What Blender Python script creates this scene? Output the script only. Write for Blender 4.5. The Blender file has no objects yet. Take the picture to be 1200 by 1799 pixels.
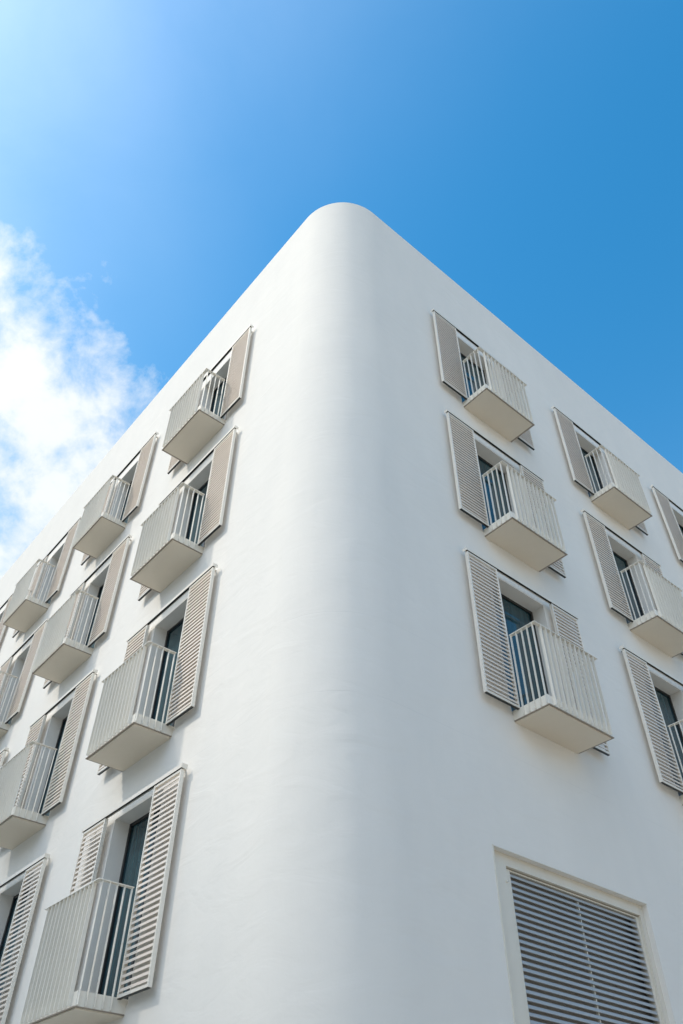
import bpy, bmesh, math
from mathutils import Vector, Matrix
R_ = math.radians
sc = bpy.context.scene
C = sc.collection

# ------------------------------------------------------------------ camera
W0, H0, F0 = 1200.0, 1799.0, 1393.56
cam_d = bpy.data.cameras.new('camera'); cam = bpy.data.objects.new('camera', cam_d); C.objects.link(cam)
cam_d.sensor_fit = 'VERTICAL'; cam_d.sensor_height = 36.0; cam_d.lens = 36.0*F0/H0
cam_d.clip_start = 0.05; cam_d.clip_end = 5000
EYE = 1.6
SHADE_TOWER_H = 48.0
pitch, roll = 0.76937, -0.00864
fwd = Vector((0, math.cos(pitch), math.sin(pitch))); up0 = Vector((0, -math.sin(pitch), math.cos(pitch))); rt0 = Vector((1, 0, 0))
# picture axes turned by roll:  x' = x cos - y sin ; y' = x sin + y cos
rt = rt0*math.cos(roll) - up0*math.sin(roll)
up = rt0*math.sin(roll) + up0*math.cos(roll)
m = Matrix((rt, up, -fwd)).transposed().to_4x4(); m.translation = (0, 0, EYE)
cam.matrix_world = m
sc.camera = cam

# ------------------------------------------------------------------ light
SUN_AZ, SUN_EL = R_(192), R_(47)          # azimuth counted from +X towards +Y
sdir = Vector((math.cos(SUN_AZ)*math.cos(SUN_EL), math.sin(SUN_AZ)*math.cos(SUN_EL), math.sin(SUN_EL)))
ld = bpy.data.lights.new('sun', 'SUN'); ld.energy = 1.15; ld.angle = R_(4.5); ld.color = (1.0, 0.91, 0.79)
sun = bpy.data.objects.new('sun', ld); C.objects.link(sun); sun.rotation_euler = sdir.to_track_quat('Z', 'Y').to_euler()
sc.view_settings.view_transform = 'Standard'; sc.view_settings.look = 'None'
sc.view_settings.exposure = 0.95; sc.view_settings.gamma = 1.0; sc.view_settings.use_curve_mapping = False

w = bpy.data.worlds.new('World'); sc.world = w; w.use_nodes = True
nt = w.node_tree; N = nt.nodes; L = nt.links; N.clear()
def nd(tree, t, **k):
    n = tree.nodes.new(t)
    for a, b in k.items():
        setattr(n, a, b)
    return n
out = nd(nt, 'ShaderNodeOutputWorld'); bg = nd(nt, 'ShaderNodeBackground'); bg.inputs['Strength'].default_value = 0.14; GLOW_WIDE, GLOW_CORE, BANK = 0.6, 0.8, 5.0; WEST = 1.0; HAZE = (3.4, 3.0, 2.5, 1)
sky = nd(nt, 'ShaderNodeTexSky'); sky.sky_type = 'NISHITA'; sky.sun_disc = False
sky.sun_elevation = SUN_EL; sky.sun_rotation = math.atan2(sdir.x, sdir.y) % (2*math.pi)
sky.altitude = 0; sky.air_density = 1.0; sky.dust_density = 0.6; sky.ozone_density = 3.0
hs = nd(nt, 'ShaderNodeHueSaturation'); hs.inputs['Saturation'].default_value = 1.32; hs.inputs['Hue'].default_value = 0.492; hs.inputs['Value'].default_value = 1.05
tint = nd(nt, 'ShaderNodeVectorMath', operation='MULTIPLY'); tint.inputs[1].default_value = (0.92, 1.015, 0.97)
L.new(sky.outputs[0], tint.inputs[0]); L.new(tint.outputs[0], hs.inputs['Color'])
tc = nd(nt, 'ShaderNodeTexCoord')
# clouds: fractal noise in sky directions, a bank of cloud low on the left
def vdot(v):
    n = nd(nt, 'ShaderNodeVectorMath', operation='DOT_PRODUCT'); L.new(tc.outputs['Generated'], n.inputs[0]); n.inputs[1].default_value = v; return n.outputs['Value']
def mth(op, a, b=0.0, c=0.0, clamp=False):
    n = nd(nt, 'ShaderNodeMath', operation=op); n.use_clamp = clamp
    for i, x in enumerate((a, b, c)):
        if isinstance(x, (int, float)): n.inputs[i].default_value = x
        else: L.new(x, n.inputs[i])
    return n.outputs[0]
def noise(scale, detail, rough, dist=0.0, off=(0, 0, 0), squash=(1, 1, 1)):
    mp = nd(nt, 'ShaderNodeMapping'); mp.inputs['Location'].default_value = off; mp.inputs['Scale'].default_value = squash
    L.new(tc.outputs['Generated'], mp.inputs[0])
    n = nd(nt, 'ShaderNodeTexNoise'); n.inputs['Scale'].default_value = scale; n.inputs['Detail'].default_value = detail
    n.inputs['Roughness'].default_value = rough; n.inputs['Distortion'].default_value = dist
    L.new(mp.outputs[0], n.inputs['Vector']); return n.outputs['Fac']
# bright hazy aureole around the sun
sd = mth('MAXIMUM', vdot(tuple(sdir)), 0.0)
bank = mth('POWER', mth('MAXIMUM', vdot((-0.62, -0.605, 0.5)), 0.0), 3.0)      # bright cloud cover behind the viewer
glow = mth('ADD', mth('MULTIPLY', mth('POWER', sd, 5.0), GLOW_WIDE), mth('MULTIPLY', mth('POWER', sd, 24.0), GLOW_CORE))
g = vdot((-0.8278, 0.2839, -0.4838))
n1 = noise(5.0, 9.0, 0.58, 0.25, (3.1, 0.7, 1.9))
n2 = noise(14.0, 8.0, 0.62, 0.2, (0.3, 5.2, 2.2))
n3 = noise(2.2, 3.0, 0.5, 0.0, (7.3, 1.2, 0.4))
fld = mth('ADD', mth('MULTIPLY', g, 8.5), mth('ADD', mth('MULTIPLY', mth('SUBTRACT', n1, 0.5), 6.5), mth('MULTIPLY', mth('SUBTRACT', n2, 0.5), 4.2)))
low = mth('MULTIPLY', mth('MAXIMUM', mth('SUBTRACT', g, 0.10), 0.0), -13.0)
near = mth('MULTIPLY', mth('MINIMUM', mth('SUBTRACT', vdot((-0.415, 0.62, 0.666)), 0.962), 0.0), 90.0)
fld = mth('ADD', mth('ADD', fld, low), mth('MULTIPLY', near, mth('SUBTRACT', 1.0, mth('MULTIPLY', mth('MAXIMUM', g, 0.0), 12.0), 0, True)))
dens = mth('SMOOTH_MIN', mth('MAXIMUM', mth('MULTIPLY_ADD', fld, 0.68, 0.20), 0.0), 1.0, 0.35, clamp=True)
veil = mth('MULTIPLY', mth('MULTIPLY_ADD', g, 2.2, 0.52, clamp=True), mth('MULTIPLY_ADD', n3, 1.0, -0.2, clamp=True), clamp=True)
shade = mth('MULTIPLY_ADD', n1, 0.9, 0.55, clamp=True)
ccol = nd(nt, 'ShaderNodeMix', data_type='RGBA'); L.new(shade, ccol.inputs[0])
ccol.inputs[6].default_value = (2.5, 2.9, 3.4, 1); ccol.inputs[7].default_value = (3.5, 3.7, 3.85, 1)
hz = nd(nt, 'ShaderNodeMix', data_type='RGBA'); L.new(hs.outputs[0], hz.inputs[6]); hz.inputs[7].default_value = HAZE      # pale haze towards the horizon
L.new(mth('MULTIPLY', mth('POWER', mth('SUBTRACT', 1.0, mth('ABSOLUTE', vdot((0, 0, 1)))), 3.2), 1.2, clamp=True), hz.inputs[0])
mixv = nd(nt, 'ShaderNodeMix', data_type='RGBA'); L.new(veil, mixv.inputs[0]); L.new(hz.outputs[2], mixv.inputs[6]); mixv.inputs[7].default_value = (2.2, 3.2, 4.1, 1)
west = mth('MULTIPLY_ADD', mth('MAXIMUM', mth('SUBTRACT', g, 0.22), 0.0), WEST, 1.0)
cb = nd(nt, 'ShaderNodeVectorMath', operation='SCALE'); L.new(ccol.outputs[2], cb.inputs[0]); L.new(west, cb.inputs['Scale'])
mixc = nd(nt, 'ShaderNodeMix', data_type='RGBA'); L.new(dens, mixc.inputs[0]); L.new(mixv.outputs[2], mixc.inputs[6]); L.new(cb.outputs[0], mixc.inputs[7])
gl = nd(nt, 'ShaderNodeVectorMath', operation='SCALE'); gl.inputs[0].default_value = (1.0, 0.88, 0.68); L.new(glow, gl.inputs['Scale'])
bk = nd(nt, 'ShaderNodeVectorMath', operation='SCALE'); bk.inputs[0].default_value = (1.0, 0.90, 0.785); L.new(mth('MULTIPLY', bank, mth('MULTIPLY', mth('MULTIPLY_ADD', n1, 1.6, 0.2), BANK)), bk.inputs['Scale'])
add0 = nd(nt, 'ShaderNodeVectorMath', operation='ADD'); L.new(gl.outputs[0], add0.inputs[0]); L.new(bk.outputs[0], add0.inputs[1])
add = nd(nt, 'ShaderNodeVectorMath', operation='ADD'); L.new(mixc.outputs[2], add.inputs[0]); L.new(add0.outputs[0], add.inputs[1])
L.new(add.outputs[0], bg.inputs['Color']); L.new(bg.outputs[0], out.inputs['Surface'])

# ------------------------------------------------------------------ materials
def material(name, col, rough=0.6, spec=0.5, metal=0.0):
    mt = bpy.data.materials.new(name); mt.use_nodes = True
    b = mt.node_tree.nodes['Principled BSDF']
    b.inputs['Base Color'].default_value = (*col, 1); b.inputs['Roughness'].default_value = rough
    b.inputs['Specular IOR Level'].default_value = spec; b.inputs['Metallic'].default_value = metal
    return mt, b
def tnoise(t, co, scale, detail=4, rough=0.55, squash=(1, 1, 1), dist=0.0):
    mp = nd(t, 'ShaderNodeMapping'); mp.inputs['Scale'].default_value = squash; t.links.new(co, mp.inputs[0])
    n = nd(t, 'ShaderNodeTexNoise'); n.inputs['Scale'].default_value = scale; n.inputs['Detail'].default_value = detail
    n.inputs['Roughness'].default_value = rough; n.inputs['Distortion'].default_value = dist
    t.links.new(mp.outputs[0], n.inputs['Vector']); return n.outputs['Fac']
def tmath(t, op, a, b=0.0, c=0.0, clamp=False):
    n = nd(t, 'ShaderNodeMath', operation=op); n.use_clamp = clamp
    for i, x in enumerate((a, b, c)):
        if isinstance(x, (int, float)): n.inputs[i].default_value = x
        else: t.links.new(x, n.inputs[i])
    return n.outputs[0]
def tmix(t, f, a, b):
    n = nd(t, 'ShaderNodeMix', data_type='RGBA')
    if isinstance(f, (int, float)): n.inputs[0].default_value = f
    else: t.links.new(f, n.inputs[0])
    for i, x in ((6, a), (7, b)):
        if isinstance(x, tuple): n.inputs[i].default_value = (*x, 1)
        else: t.links.new(x, n.inputs[i])
    return n.outputs[2]

def plaster():
    mt, b = material('white_render', (0.80, 0.80, 0.785), 0.88, 0.12)
    t = mt.node_tree; co = nd(t, 'ShaderNodeTexCoord').outputs['Object']
    big = tnoise(t, co, 0.45, 5, 0.6); mid = tnoise(t, co, 2.2, 6, 0.6, (1, 1, 0.35)); fine = tnoise(t, co, 45, 3, 0.5)
    trowel = tnoise(t, co, 1.6, 3, 0.5, (1, 1, 2.2), 0.8)
    sx = nd(t, 'ShaderNodeSeparateXYZ'); t.links.new(co, sx.inputs[0])
    wob = tmath(t, 'MULTIPLY', tmath(t, 'SUBTRACT', tnoise(t, co, 1.3, 6, 0.65), 0.5), 0.05)
    z = tmath(t, 'ADD', sx.outputs['Z'], wob)
    breaks = tmath(t, 'MULTIPLY_ADD', tnoise(t, co, 2.6, 2, 0.5), 3.0, -0.9, True)
    lines = None
    for hz in JOINTS:
        d = tmath(t, 'ABSOLUTE', tmath(t, 'SUBTRACT', z, hz))
        l = tmath(t, 'SUBTRACT', 1.0, tmath(t, 'DIVIDE', d, 0.006), 0, True)
        lines = l if lines is None else tmath(t, 'MAXIMUM', lines, l)
    lines = tmath(t, 'MULTIPLY', lines, breaks)
    c = tmix(t, tmath(t, 'MULTIPLY_ADD', big, 1.6, -0.3, True), (0.80, 0.778, 0.73), (0.845, 0.82, 0.77))
    c = tmix(t, tmath(t, 'MULTIPLY_ADD', mid, 1.3, -0.42, True), c, (0.76, 0.745, 0.705))
    c = tmix(t, tmath(t, 'MULTIPLY', lines, 0.22), c, (0.55, 0.56, 0.55))
    t.links.new(c, b.inputs['Base Color'])
    h = tmath(t, 'ADD', tmath(t, 'MULTIPLY', trowel, 0.016), tmath(t, 'MULTIPLY', fine, 0.0008))
    h = tmath(t, 'ADD', h, tmath(t, 'MULTIPLY', mid, 0.011))
    h = tmath(t, 'SUBTRACT', h, tmath(t, 'MULTIPLY', lines, 0.0015))
    bp = nd(t, 'ShaderNodeBump'); bp.inputs['Strength'].default_value = 0.5; bp.inputs['Distance'].default_value = 1.0
    t.links.new(h, bp.inputs['Height']); t.links.new(bp.outputs[0], b.inputs['Normal'])
    return mt
def painted(name, col, rough, dirt, amount=0.35, spec=0.5):
    mt, b = material(name, col, rough, spec)
    t = mt.node_tree; co = nd(t, 'ShaderNodeTexCoord').outputs['Object']
    n = tnoise(t, co, 6, 5, 0.6, (1, 1, 0.4)); oi = nd(t, 'ShaderNodeObjectInfo').outputs['Random']
    f = tmath(t, 'MULTIPLY_ADD', tmath(t, 'ADD', n, tmath(t, 'MULTIPLY', oi, 0.15)), amount*2, -amount*0.7, True)
    t.links.new(tmix(t, f, col, dirt), b.inputs['Base Color'])
    r = tmath(t, 'MULTIPLY_ADD', tnoise(t, co, 14, 3), 0.2, rough-0.1); t.links.new(r, b.inputs['Roughness'])
    return mt
ZG = EYE
JOINTS = (5.29+ZG, 4.29+ZG, 8.3+ZG, 11.3+ZG)
M = {}
M['plaster'] = plaster()
M['rail'] = painted('cream_painted_steel', (0.84, 0.80, 0.715), 0.42, (0.70, 0.65, 0.56))
M['frame'] = painted('cream_shutter_frame', (0.84, 0.795, 0.71), 0.45, (0.70, 0.645, 0.56))
M['slat'] = painted('beige_shutter_slat', (0.81, 0.72, 0.625), 0.48, (0.70, 0.615, 0.53))
M['lip'] = painted('brown_steel_lip', (0.34, 0.29, 0.235), 0.6, (0.27, 0.22, 0.17))  # balcony bottom lip, a darker brown than the cream rails
M['soffit'] = painted('cream_soffit', (0.76, 0.68, 0.56), 0.6, (0.68, 0.60, 0.49), 0.3)
M['grille_frame'] = painted('cream_grille_frame', (0.74, 0.705, 0.62), 0.5, (0.64, 0.57, 0.46), 0.3)
M['grille_slat'] = painted('grey_grille_slat', (0.39, 0.41, 0.42), 0.38, (0.33, 0.345, 0.355), 0.3)
M['black'] = material('black_window_profile', (0.012, 0.014, 0.015), 0.4)[0]
M['void'] = material('grey_duct_lining', (0.42, 0.40, 0.37), 0.9, 0.1)[0]
def glass():
    mt, b = material('tinted_window_glass', (0.010, 0.022, 0.026), 0.03, 0.6)
    t = mt.node_tree; co = nd(t, 'ShaderNodeTexCoord').outputs['Object']
    sx = nd(t, 'ShaderNodeSeparateXYZ'); t.links.new(co, sx.inputs[0])
    n = tnoise(t, co, 1.2, 3, 0.5); wv = tnoise(t, co, 14, 2, 0.5, (1, 1, 0.02))
    t.links.new(tmix(t, tmath(t, 'MULTIPLY_ADD', wv, 2.4, -0.8, True), (0.012, 0.040, 0.052), (0.030, 0.085, 0.105)), b.inputs['Base Color'])
    bp = nd(t, 'ShaderNodeBump'); bp.inputs['Strength'].default_value = 0.15; bp.inputs['Distance'].default_value = 0.02
    t.links.new(n, bp.inputs['Height']); t.links.new(bp.outputs[0], b.inputs['Normal'])
    return mt
M['glass'] = glass()
def paving():
    mt, b = material('pale_stone_paving', (0.36, 0.33, 0.29), 0.85, 0.2)
    t = mt.node_tree; co = nd(t, 'ShaderNodeTexCoord').outputs['Object']
    br = nd(t, 'ShaderNodeTexBrick'); br.inputs['Scale'].default_value = 1.6; br.inputs['Mortar Size'].default_value = 0.012
    br.inputs['Color1'].default_value = (0.60, 0.51, 0.40, 1); br.inputs['Color2'].default_value = (0.55, 0.47, 0.37, 1); br.inputs['Mortar'].default_value = (0.2, 0.19, 0.17, 1)
    t.links.new(co, br.inputs['Vector'])
    t.links.new(tmix(t, tmath(t, 'MULTIPLY', tnoise(t, co, 0.7, 6), 0.5), br.outputs['Color'], (0.43, 0.37, 0.30)), b.inputs['Base Color'])
    return mt
M['paving'] = paving()
mt, b = material('asphalt', (0.06, 0.06, 0.06), 0.9, 0.2); M['asphalt'] = mt
t = mt.node_tree; co = nd(t, 'ShaderNodeTexCoord').outputs['Object']
t.links.new(tmix(t, tnoise(t, co, 60, 4), (0.045, 0.045, 0.046), (0.085, 0.083, 0.08)), b.inputs['Base Color'])
mt, b = material('dry_ground', (0.22, 0.2, 0.16), 0.95, 0.1); M['earth'] = mt
t = mt.node_tree; co = nd(t, 'ShaderNodeTexCoord').outputs['Object']
t.links.new(tmix(t, tnoise(t, co, 0.05, 8), (0.25, 0.22, 0.18), (0.16, 0.17, 0.11)), b.inputs['Base Color'])

# ------------------------------------------------------------------ building frames
AR = 0.696446; AL = AR + math.pi/2
dR = Vector((math.cos(AR), math.sin(AR), 0)); dL = Vector((math.cos(AL), math.sin(AL), 0))
CORNER = Vector((-0.14177, 6.64202, 0))
FR = {'L': (AL, 1.0), 'R': (AR, -1.0)}       # rotation of the facade frame, sign of its outward y axis

def link(name, bm, mat, parent=None, smooth=False):
    bmesh.ops.recalc_face_normals(bm, faces=bm.faces)
    me = bpy.data.meshes.new(name); bm.to_mesh(me); bm.free()
    if smooth:
        for p in me.polygons: p.use_smooth = True
    for x in (mat if isinstance(mat, (list, tuple)) else [mat]): me.materials.append(x)
    o = bpy.data.objects.new(name, me); C.objects.link(o)
    if parent: o.parent = parent
    return o

class Builder:
    """collects boxes and prisms given along the wall (a), out of the wall (n) and up (z)"""
    def __init__(s, sign): s.bm = bmesh.new(); s.sg = sign
    def box(s, a0, a1, n0, n1, z0, z1, bevel=0.0):
        vs = [s.bm.verts.new((a, n*s.sg, z)) for a in (a0, a1) for n in (n0, n1) for z in (z0, z1)]
        fs = [s.bm.faces.new([vs[i] for i in q]) for q in ((0,1,3,2),(4,6,7,5),(0,4,5,1),(2,3,7,6),(0,2,6,4),(1,5,7,3))]
        if bevel:
            es = list({e for f in fs for e in f.edges})
            bmesh.ops.bevel(s.bm, geom=es, offset=bevel, segments=2, affect='EDGES', profile=0.6)
        return s
    def prism(s, prof, a0, a1):               # profile in (n, z) swept along a
        r0 = [s.bm.verts.new((a0, n*s.sg, z)) for n, z in prof]; r1 = [s.bm.verts.new((a1, n*s.sg, z)) for n, z in prof]
        k = len(prof)
        for i in range(k): s.bm.faces.new((r0[i], r0[(i+1) % k], r1[(i+1) % k], r1[i]))
        s.bm.faces.new(r0[::-1]); s.bm.faces.new(r1)
        return s

# measured unit: a sliding shutter pair, its track, the opening and the balcony
W = 2.367; SW = 0.593; ZT = 2.356; ZS = 0.142; NS = 0.112
B0, B1, NB, ZR = 0.588, 1.788, 0.522, 1.165
B0R, B1R, NBR = 0.556, 1.850, 0.565
OA0, OA1, OZ0, OZ1, OD = 0.565, 1.724, 0.10, 2.300, 0.206

def shutter_frame(sg):
    b = Builder(sg); st = 0.022; n0, n1 = 0.066, NS; zt = ZT-0.052
    b.box(0, st, n0, n1, ZS, zt, 0.002); b.box(SW-st, SW, n0, n1, ZS, zt, 0.002)
    b.box(st+.0005, SW-st-.0005, n0+.004, n1-.003, ZS, ZS+0.030, 0.001); b.box(st+.0005, SW-st-.0005, n0+.004, n1-.003, zt-0.028, zt, 0.001)
    return b
def shutter_slats(sg):
    b = Builder(sg); z = ZS+0.050; top = ZT-0.052-0.03
    while z < top-0.03:
        # a pressed L-shaped blade: upright face outside, flange folded back into the leaf
        b.prism([(0.1045, z), (0.1075, z+.001), (0.1040, z+.029), (0.100, z+.031), (0.061, z+.040), (0.061, z+.0375), (0.099, z+.0275), (0.1012, z+.025)], 0.0225, SW-0.0225)
        z += 0.061
    return b
def shutter_seal(sg):
    b = Builder(sg); b.box(0.006, SW-0.006, 0.074, 0.104, ZS-0.008, ZS-0.0005)
    return b
def track(sg):
    b = Builder(sg); a0, a1 = -0.014, W+0.014; zt = ZT+0.006; zb = ZT-0.042
    b.box(a0, a1, 0.074, 0.122, zt-0.006, zt)          # top plate
    b.box(a0, a1, 0.1175, 0.122, zb, zt-0.0065)        # front flange
    b.box(a0, a1, 0.074, 0.0785, zb, zt-0.0065)        # rear flange
    b.box(a0-.006, a0-.0005, 0.045, 0.1235, zb-.006, zt+.001); b.box(a1+.0005, a1+.006, 0.045, 0.1235, zb-.006, zt+.001)
    b.box(a0+0.10, a0+0.14, 0.0, 0.0735, zt-0.0045, zt-0.0005); b.box(a1-0.14, a1-0.10, 0.0, 0.0735, zt-0.0045, zt-0.0005)
    return b
def track_channel(sg):
    b = Builder(sg); b.box(0.0, W, 0.081, 0.115, ZT-0.03, ZT-0.004); return b
def slab(sg):
    b = Builder(sg)
    b.box(B0, B1, -0.02, NB, 0.0225, 0.152, 0.002)
    return b
def soffit(sg):
    b = Builder(sg); b.box(B0+.012, B1-.012, 0.0, NB-.012, 0.0, 0.012); return b
def railing(sg):
    b = Builder(sg); t = 0.004; zt = ZR-0.0105; z0 = 0.030
    k = 11; a0, a1 = B0R+0.128, B1R-0.105
    for i in range(k+1):
        a = a0+(a1-a0)*i/k
        b.box(a-t, a+t, NB+.0005, NBR-.002, z0, zt)
    for j in range(5):
        n = 0.166+0.0865*j
        b.box(B0R+.002, B0-.0005, n-t, n+t, z0, zt)
        b.box(B1+.0005, B1R-.002, n-t, n+t, z0, zt)
    return b
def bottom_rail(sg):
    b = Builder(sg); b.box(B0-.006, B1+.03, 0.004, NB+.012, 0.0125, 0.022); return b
def top_rail(sg):
    b = Builder(sg); z0, z1 = ZR-0.010, ZR
    b.box(B0R, B1R, NBR-0.055, NBR, z0, z1, 0.001)
    b.box(B0R, B0R+0.055, 0.150, NBR-0.0555, z0, z1, 0.001); b.box(B1R-0.055, B1R, 0.150, NBR-0.0555, z0, z1, 0.001)
    return b
def window_frame(sg):
    b = Builder(sg); n0, n1 = -OD-0.05, -OD; f = 0.045
    b.box(OA0, OA0+f, n0, n1, OZ0, OZ1); b.box(OA1-f, OA1, n0, n1, OZ0, OZ1)
    b.box(OA0+f, OA1-f, n0, n1-.002, OZ1-f, OZ1); b.box(OA0+f, OA1-f, n0, n1-.002, OZ0, OZ0+f)
    c = (OA0+OA1)/2-0.12; b.box(c-0.03, c+0.03, n0, n1-.004, OZ0+f, OZ1-f)
    return b
def pane(sg):
    b = Builder(sg); b.box(OA0+0.045, OA1-0.045, -OD-0.035, -OD-0.022, OZ0+0.045, OZ1-0.045); return b

Z = [1.817, 4.773, 7.744, 10.744]; ZROOF = 15.359
COLS = {'L': [2.410, 5.915, 9.407, 12.90, 16.40, 19.90, 23.40], 'R': [2.307, 5.842, 9.359, 12.87, 16.38]}
SHOW = {('L', 0): (0,1,2,3), ('L', 1): (0,1,2,3), ('L', 2): (0,1,2,3), ('L', 3): (0,1,2,3), ('L', 4): (1,2,3),
        ('R', 0): (1,2,3), ('R', 1): (1,2,3), ('R', 2): (1,2,3), ('R', 3): (2,3)}
LEN = {'L': 27.0, 'R': 20.0}; RAD = 0.95
GR = dict(a0=2.207, a1=4.843, z0=-0.55, z1=3.152, d=0.30)      # the ventilation louvre opening

# ------------------------------------------------------------------ the building
building = bpy.data.objects.new('apartment_building', None); C.objects.link(building); building.location = CORNER
building['label'] = 'white rendered apartment block with rounded corner, slatted shutters and small projecting balconies'
building['category'] = 'building'
bpy.context.view_layer.update()

def facade_point(side, a, n, z):
    ang, sg = FR[side]; c, s = math.cos(ang), math.sin(ang)
    return Vector((c*a - s*n*sg, s*a + c*n*sg, z + ZG))
bm = bmesh.new()
def quad(pts): return bm.faces.new([bm.verts.new(p) for p in pts])
def facade(side):
    holes = []
    for (sd, k), fl in SHOW.items():
        if sd == side:
            for f in fl: holes.append((COLS[side][k]+OA0, COLS[side][k]+OA1, Z[f]+OZ0, Z[f]+OZ1, OD+0.06))
    if side == 'R': holes.append((GR['a0'], GR['a1'], GR['z0'], GR['z1'], GR['d']))
    As = sorted({RAD, LEN[side]} | {round(h[i], 5) for h in holes for i in (0, 1)})
    Zs = sorted({-ZG, ZROOF} | {round(h[i], 5) for h in holes for i in (2, 3)})
    for i in range(len(As)-1):
        for j in range(len(Zs)-1):
            ca, cz = (As[i]+As[i+1])/2, (Zs[j]+Zs[j+1])/2
            if any(h[0] < ca < h[1] and h[2] < cz < h[3] for h in holes): continue
            quad([facade_point(side, a, 0, z) for a, z in ((As[i], Zs[j]), (As[i+1], Zs[j]), (As[i+1], Zs[j+1]), (As[i], Zs[j+1]))])
    for a0, a1, z0, z1, d in holes:
        P = lambda a, n, z: facade_point(side, a, n, z)
        quad([P(a0,0,z0), P(a0,0,z1), P(a0,-d,z1), P(a0,-d,z0)]); quad([P(a1,0,z0), P(a1,-d,z0), P(a1,-d,z1), P(a1,0,z1)])
        quad([P(a0,0,z1), P(a1,0,z1), P(a1,-d,z1), P(a0,-d,z1)]); quad([P(a0,0,z0), P(a0,-d,z0), P(a1,-d,z0), P(a1,0,z0)])
        quad([P(a0,-d,z0), P(a0,-d,z1), P(a1,-d,z1), P(a1,-d,z0)])
facade('L'); facade('R')
# rounded corner
SEG = 96; ctr = RAD*(dL+dR)
def arc_pts(r, z): return [ctr - r*math.sin(math.pi/2*i/SEG)*dL - r*math.cos(math.pi/2*i/SEG)*dR + Vector((0,0,z+ZG)) for i in range(SEG+1)]
lo = [bm.verts.new(p) for p in arc_pts(RAD, -ZG)]; hi = [bm.verts.new(p) for p in arc_pts(RAD, ZROOF)]
arc_faces = [bm.faces.new((lo[i], lo[i+1], hi[i+1], hi[i])) for i in range(SEG)]
for f in arc_faces: f.smooth = True
# parapet: top, inner face, roof deck, rear walls
T = 0.30; PD = 1.0
farL, farR = LEN['L'], LEN['R']
def P(al, ar, z): return al*dL + ar*dR + Vector((0, 0, z+ZG))
outer = [P(farL, 0, ZROOF)] + arc_pts(RAD, ZROOF) + [P(0, farR, ZROOF)]
inner = [P(farL, T, ZROOF)] + arc_pts(RAD-T, ZROOF) + [P(T, farR, ZROOF)]
for i in range(len(outer)-1):
    quad([outer[i], outer[i+1], inner[i+1], inner[i]])
    dn = Vector((0, 0, -PD)); quad([inner[i], inner[i+1], inner[i+1]+dn, inner[i]+dn])
quad([P(farL, 0, -ZG), P(farL, farR, -ZG), P(farL, farR, ZROOF), P(farL, 0, ZROOF)])
quad([P(0, farR, -ZG), P(farL, farR, -ZG), P(farL, farR, ZROOF), P(0, farR, ZROOF)])
me = bpy.data.meshes.new('wall')
# orientation of every face is already irrelevant to shading of opaque plaster; keep arc normals outward
for f in arc_faces:
    f.normal_update()
    c = f.calc_center_median(); 
    if f.normal.dot(Vector((c.x, c.y, 0)) - Vector((ctr.x, ctr.y, 0))) < 0: f.normal_flip()
bm.to_mesh(me); bm.free(); me.materials.append(M['plaster'])
wall = bpy.data.objects.new('wall', me); C.objects.link(wall); wall.parent = building
bm = bmesh.new(); quad([P(T+.0, T+.0, ZROOF-PD), P(farL, T, ZROOF-PD), P(farL, farR, ZROOF-PD), P(T, farR, ZROOF-PD)])
link('roof_deck', bm, M['paving'], building)

def frame_matrix(side, a, z):
    ang, sg = FR[side]
    mt = Matrix.Rotation(ang, 4, 'Z'); mt.translation = facade_point(side, a, 0, z); return mt
def place(o, side, a, z): o.matrix_local = frame_matrix(side, a, z)

proto = {}
for side in 'LR':
    sg = FR[side][1]; p = {}
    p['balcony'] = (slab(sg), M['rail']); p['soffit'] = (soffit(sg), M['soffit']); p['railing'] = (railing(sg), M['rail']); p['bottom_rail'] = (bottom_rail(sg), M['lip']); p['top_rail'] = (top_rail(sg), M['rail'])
    p['shutter_frame'] = (shutter_frame(sg), M['frame']); p['slats'] = (shutter_slats(sg), M['slat']); p['bottom_seal'] = (shutter_seal(sg), M['black'])
    p['shutter_track'] = (track(sg), M['frame']); p['track_channel'] = (track_channel(sg), M['black'])
    p['window'] = (window_frame(sg), M['black']); p['pane'] = (pane(sg), M['glass'])
    proto[side] = {}
    for k, (b, mat) in p.items():
        bmesh.ops.recalc_face_normals(b.bm, faces=b.bm.faces)
        me = bpy.data.meshes.new(k); b.bm.to_mesh(me); b.bm.free(); me.materials.append(mat); proto[side][k] = me
def inst(name, side, key, parent, loc=None):
    o = bpy.data.objects.new(name, proto[side][key]); C.objects.link(o); o.parent = parent
    if loc is not None: o.matrix_local = loc
    return o
for (side, k), fls in SHOW.items():
    for f in fls:
        a, z = COLS[side][k], Z[f]
        bal = inst('balcony', side, 'balcony', building, frame_matrix(side, a, z))
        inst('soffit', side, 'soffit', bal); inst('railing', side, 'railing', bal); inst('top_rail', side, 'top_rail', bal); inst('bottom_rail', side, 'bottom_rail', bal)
        for off in (0.0, W-SW):
            s = inst('sliding_shutter', side, 'shutter_frame', building, frame_matrix(side, a+off, z))
            inst('slats', side, 'slats', s); inst('bottom_seal', side, 'bottom_seal', s)
        tr = inst('shutter_track', side, 'shutter_track', building, frame_matrix(side, a, z)); inst('track_channel', side, 'track_channel', tr)
        wn = inst('window', side, 'window', building, frame_matrix(side, a, z)); inst('pane', side, 'pane', wn)

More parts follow.
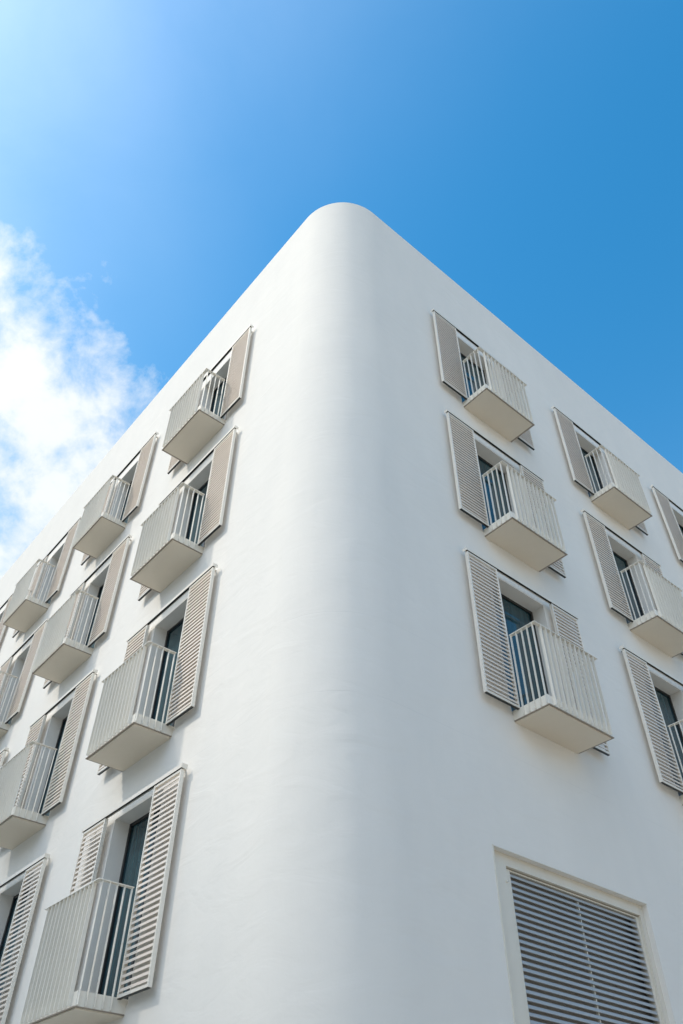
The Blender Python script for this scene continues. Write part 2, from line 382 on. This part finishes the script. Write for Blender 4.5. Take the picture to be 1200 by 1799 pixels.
# ventilation louvre low on the right facade
sg = -1.0; a0, a1, z0, z1 = GR['a0'], GR['a1'], GR['z0'], GR['z1']
d1 = 0.067
b = Builder(sg)
i0, i1, it = 2.455, 4.768, 3.034
b.box(a0+.001, i0, -d1-0.06, -d1, z0, z1-.001); b.box(i1, a1-.001, -d1-0.06, -d1, z0, z1-.001); b.box(i0+.0005, i1-.0005, -d1-0.06, -d1-.001, it, z1-.001)
b.box(a0-0.012, a0+.0005, -0.02, 0.008, z0, z1+.010); b.box(a0+.001, a1+.01, -0.02, 0.004, z1+.0005, z1+.009)    # proud edge strip

grille = link('ventilation_louvre', b.bm, M['grille_frame'], building); place(grille, 'R', 0, 0)
b = Builder(sg); n1 = -0.10
b.box(i0+.002, 2.545, -0.17, n1, z0, it-0.012, 0.002); b.box(i1-0.05, i1-.002, -0.17, n1, z0, it-0.012, 0.002); b.box(2.5455, i1-0.0505, -0.17, n1-.002, it-0.026, it-0.013)
b.box(3.66, 3.672, -0.150, -0.118, z0, it-0.05)
fo = link('louvre_frame', b.bm, M['grille_frame'], grille)
b = Builder(sg); z = it-0.028-0.046-0.061*56
while z < it-0.055:
    b.prism([(-0.110, z-.003), (-0.106, z), (-0.109, z+.015), (-0.114, z+.029), (-0.120, z+.033), (-0.150, z+.043), (-0.155, z+.040), (-0.138, z+.022), (-0.120, z+.006)], 2.546, i1-0.051)
    z += 0.0610
link('louvre_slats', b.bm, M['grille_slat'], grille)
b = Builder(sg); b.box(a0+.002, a1-.002, -0.29, -0.26, z0+.001, z1-.002); link('duct_lining', b.bm, M['void'], grille)
b = Builder(sg)
# small round bolt head on the louvre surround
b.box(2.425, 2.437, -d1, -d1+0.018, 2.86, 2.884, 0.004); link('bolt', b.bm, M['grille_frame'], grille)

# ------------------------------------------------------------------ the ground
def sheet(name, pts, z, mat, th=0.0):
    bm = bmesh.new(); vs = [bm.verts.new((x, y, z)) for x, y in pts]; f = bm.faces.new(vs)
    if th:
        r = bmesh.ops.extrude_face_region(bm, geom=[f]); 
        for v in [g for g in r['geom'] if isinstance(g, bmesh.types.BMVert)]: v.co.z -= th
    o = link(name, bm, mat); o['kind'] = 'structure'; return o
sheet('ground', [(-2500,-2500),(2500,-2500),(2500,2500),(-2500,2500)], -0.16, M['earth'])
def cp(al, ar): v = CORNER + al*dL + ar*dR; return (v.x, v.y)
sheet('road', [cp(-60,-60), cp(120,-60), cp(120,120), cp(-60,120)], -0.14, M['asphalt'])
sheet('pavement', [cp(-45,-45), cp(90,-45), cp(90,90), cp(-45,90)], 0.0, M['paving'], 0.139)

# ------------------------------------------------------------------ the street's other buildings, behind and beside the viewer, and an added shade tower
M['stucco'] = painted('pale_cream_stucco', (0.62, 0.57, 0.50), 0.8, (0.52, 0.47, 0.40), 0.3, 0.2)
M['concrete'] = painted('light_grey_concrete', (0.42, 0.41, 0.39), 0.8, (0.34, 0.33, 0.31), 0.3, 0.2)
def neighbour(name, label, cx_, cy_, az, wd, dp, h, floors, cols, mat):
    """block whose front faces azimuth az; front centre at (cx_, cy_)"""
    root = bpy.data.objects.new(name, None); C.objects.link(root); root.location = (cx_, cy_, 0)
    root.rotation_euler = (0, 0, az - math.pi/2); root['label'] = label; root['category'] = 'building'
    fh = (h-1.2)/floors; ww, wh = 1.3, 1.5; xs = [-wd/2 + wd*(i+0.5)/cols for i in range(cols)]; zs = [fh*j+0.95 for j in range(floors)]
    bm = bmesh.new()
    def q(*p): bm.faces.new([bm.verts.new(v) for v in p])
    X = sorted([-wd/2, wd/2] + [x+e for x in xs for e in (-ww/2, ww/2)]); Zs_ = sorted([0, h] + [z+e for z in zs for e in (0, wh)])
    for i in range(len(X)-1):
        for j in range(len(Zs_)-1):
            cx2, cz2 = (X[i]+X[i+1])/2, (Zs_[j]+Zs_[j+1])/2
            if any(abs(cx2-x) < ww/2 for x in xs) and any(z < cz2 < z+wh for z in zs): continue
            q((X[i],0,Zs_[j]), (X[i+1],0,Zs_[j]), (X[i+1],0,Zs_[j+1]), (X[i],0,Zs_[j+1]))
    for x in xs:
        for z in zs:
            a, b_, c, d_ = x-ww/2, x+ww/2, z, z+wh; e = -0.22
            q((a,0,c),(a,0,d_),(a,e,d_),(a,e,c)); q((b_,0,c),(b_,e,c),(b_,e,d_),(b_,0,d_)); q((a,0,d_),(b_,0,d_),(b_,e,d_),(a,e,d_)); q((a,0,c),(a,e,c),(b_,e,c),(b_,0,c))
    q((-wd/2,0,0),(-wd/2,-dp,0),(-wd/2,-dp,h),(-wd/2,0,h)); q((wd/2,0,0),(wd/2,-dp,0),(wd/2,-dp,h),(wd/2,0,h)); q((-wd/2,-dp,0),(wd/2,-dp,0),(wd/2,-dp,h),(-wd/2,-dp,h))
    link('wall', bm, mat, root)
    b = Builder(1.0); b.box(-wd/2-.15, wd/2+.15, 0.15, -0.25, h+.003, h+0.2); b.box(-wd/2+.1, wd/2-.1, -0.26, -dp+.1, h-0.6, h-0.45); link('roof', b.bm, mat, root)
    b = Builder(1.0); b.box(-ww/2+.002, ww/2-.002, -0.22, -0.16, 0.002, 0.06); b.box(-ww/2+.002, ww/2-.002, -0.22, -0.16, wh-0.06, wh-.002)
    for u in (-ww/2+.002, -0.03, ww/2-0.062): b.box(u, u+0.06, -0.219, -0.163, 0.061, wh-0.061)
    bmesh.ops.recalc_face_normals(b.bm, faces=b.bm.faces); wf = bpy.data.meshes.new('window'); b.bm.to_mesh(wf); b.bm.free(); wf.materials.append(M['frame'])
    b = Builder(1.0); b.box(-ww/2+.003, ww/2-.003, -0.218, -0.20, 0.004, wh-.004); bmesh.ops.recalc_face_normals(b.bm, faces=b.bm.faces)
    pn = bpy.data.meshes.new('pane'); b.bm.to_mesh(pn); b.bm.free(); pn.materials.append(M['glass'])
    for x in xs:
        for z in zs:
            o = bpy.data.objects.new('window', wf); C.objects.link(o); o.parent = root; o.location = (x, 0, z)
            p = bpy.data.objects.new('pane', pn); C.objects.link(p); p.parent = o
nL = Vector((math.cos(AL+math.pi/2), math.sin(AL+math.pi/2), 0)); nR = Vector((math.sin(AR), -math.cos(AR), 0))
c0 = CORNER + 4*dL + nL*24
neighbour('apartment_block', 'cream apartment block across the left hand street with four rows of windows', c0.x, c0.y, math.atan2(-nL.y, -nL.x), 30, 12, 13.0, 4, 9, M['stucco'])
c1 = CORNER + 7*dR + nR*20
neighbour('apartment_block', 'pale stucco apartment block across the right hand street', c1.x, c1.y, math.atan2(-nR.y, -nR.x), 34, 12, 12.0, 4, 10, M['stucco'])
az = SUN_AZ; ct = Vector((-4.0, 11.0, 0)) + 40*Vector((math.cos(az), math.sin(az), 0))
neighbour('added_shade_tower', 'tall grey concrete tower block, unseen, added west of the street corner to shade the walls', ct.x, ct.y, az+math.pi, 26, 14, SHADE_TOWER_H, 13, 7, M['concrete'])  # tower added out of view to soften the sun on the lower walls
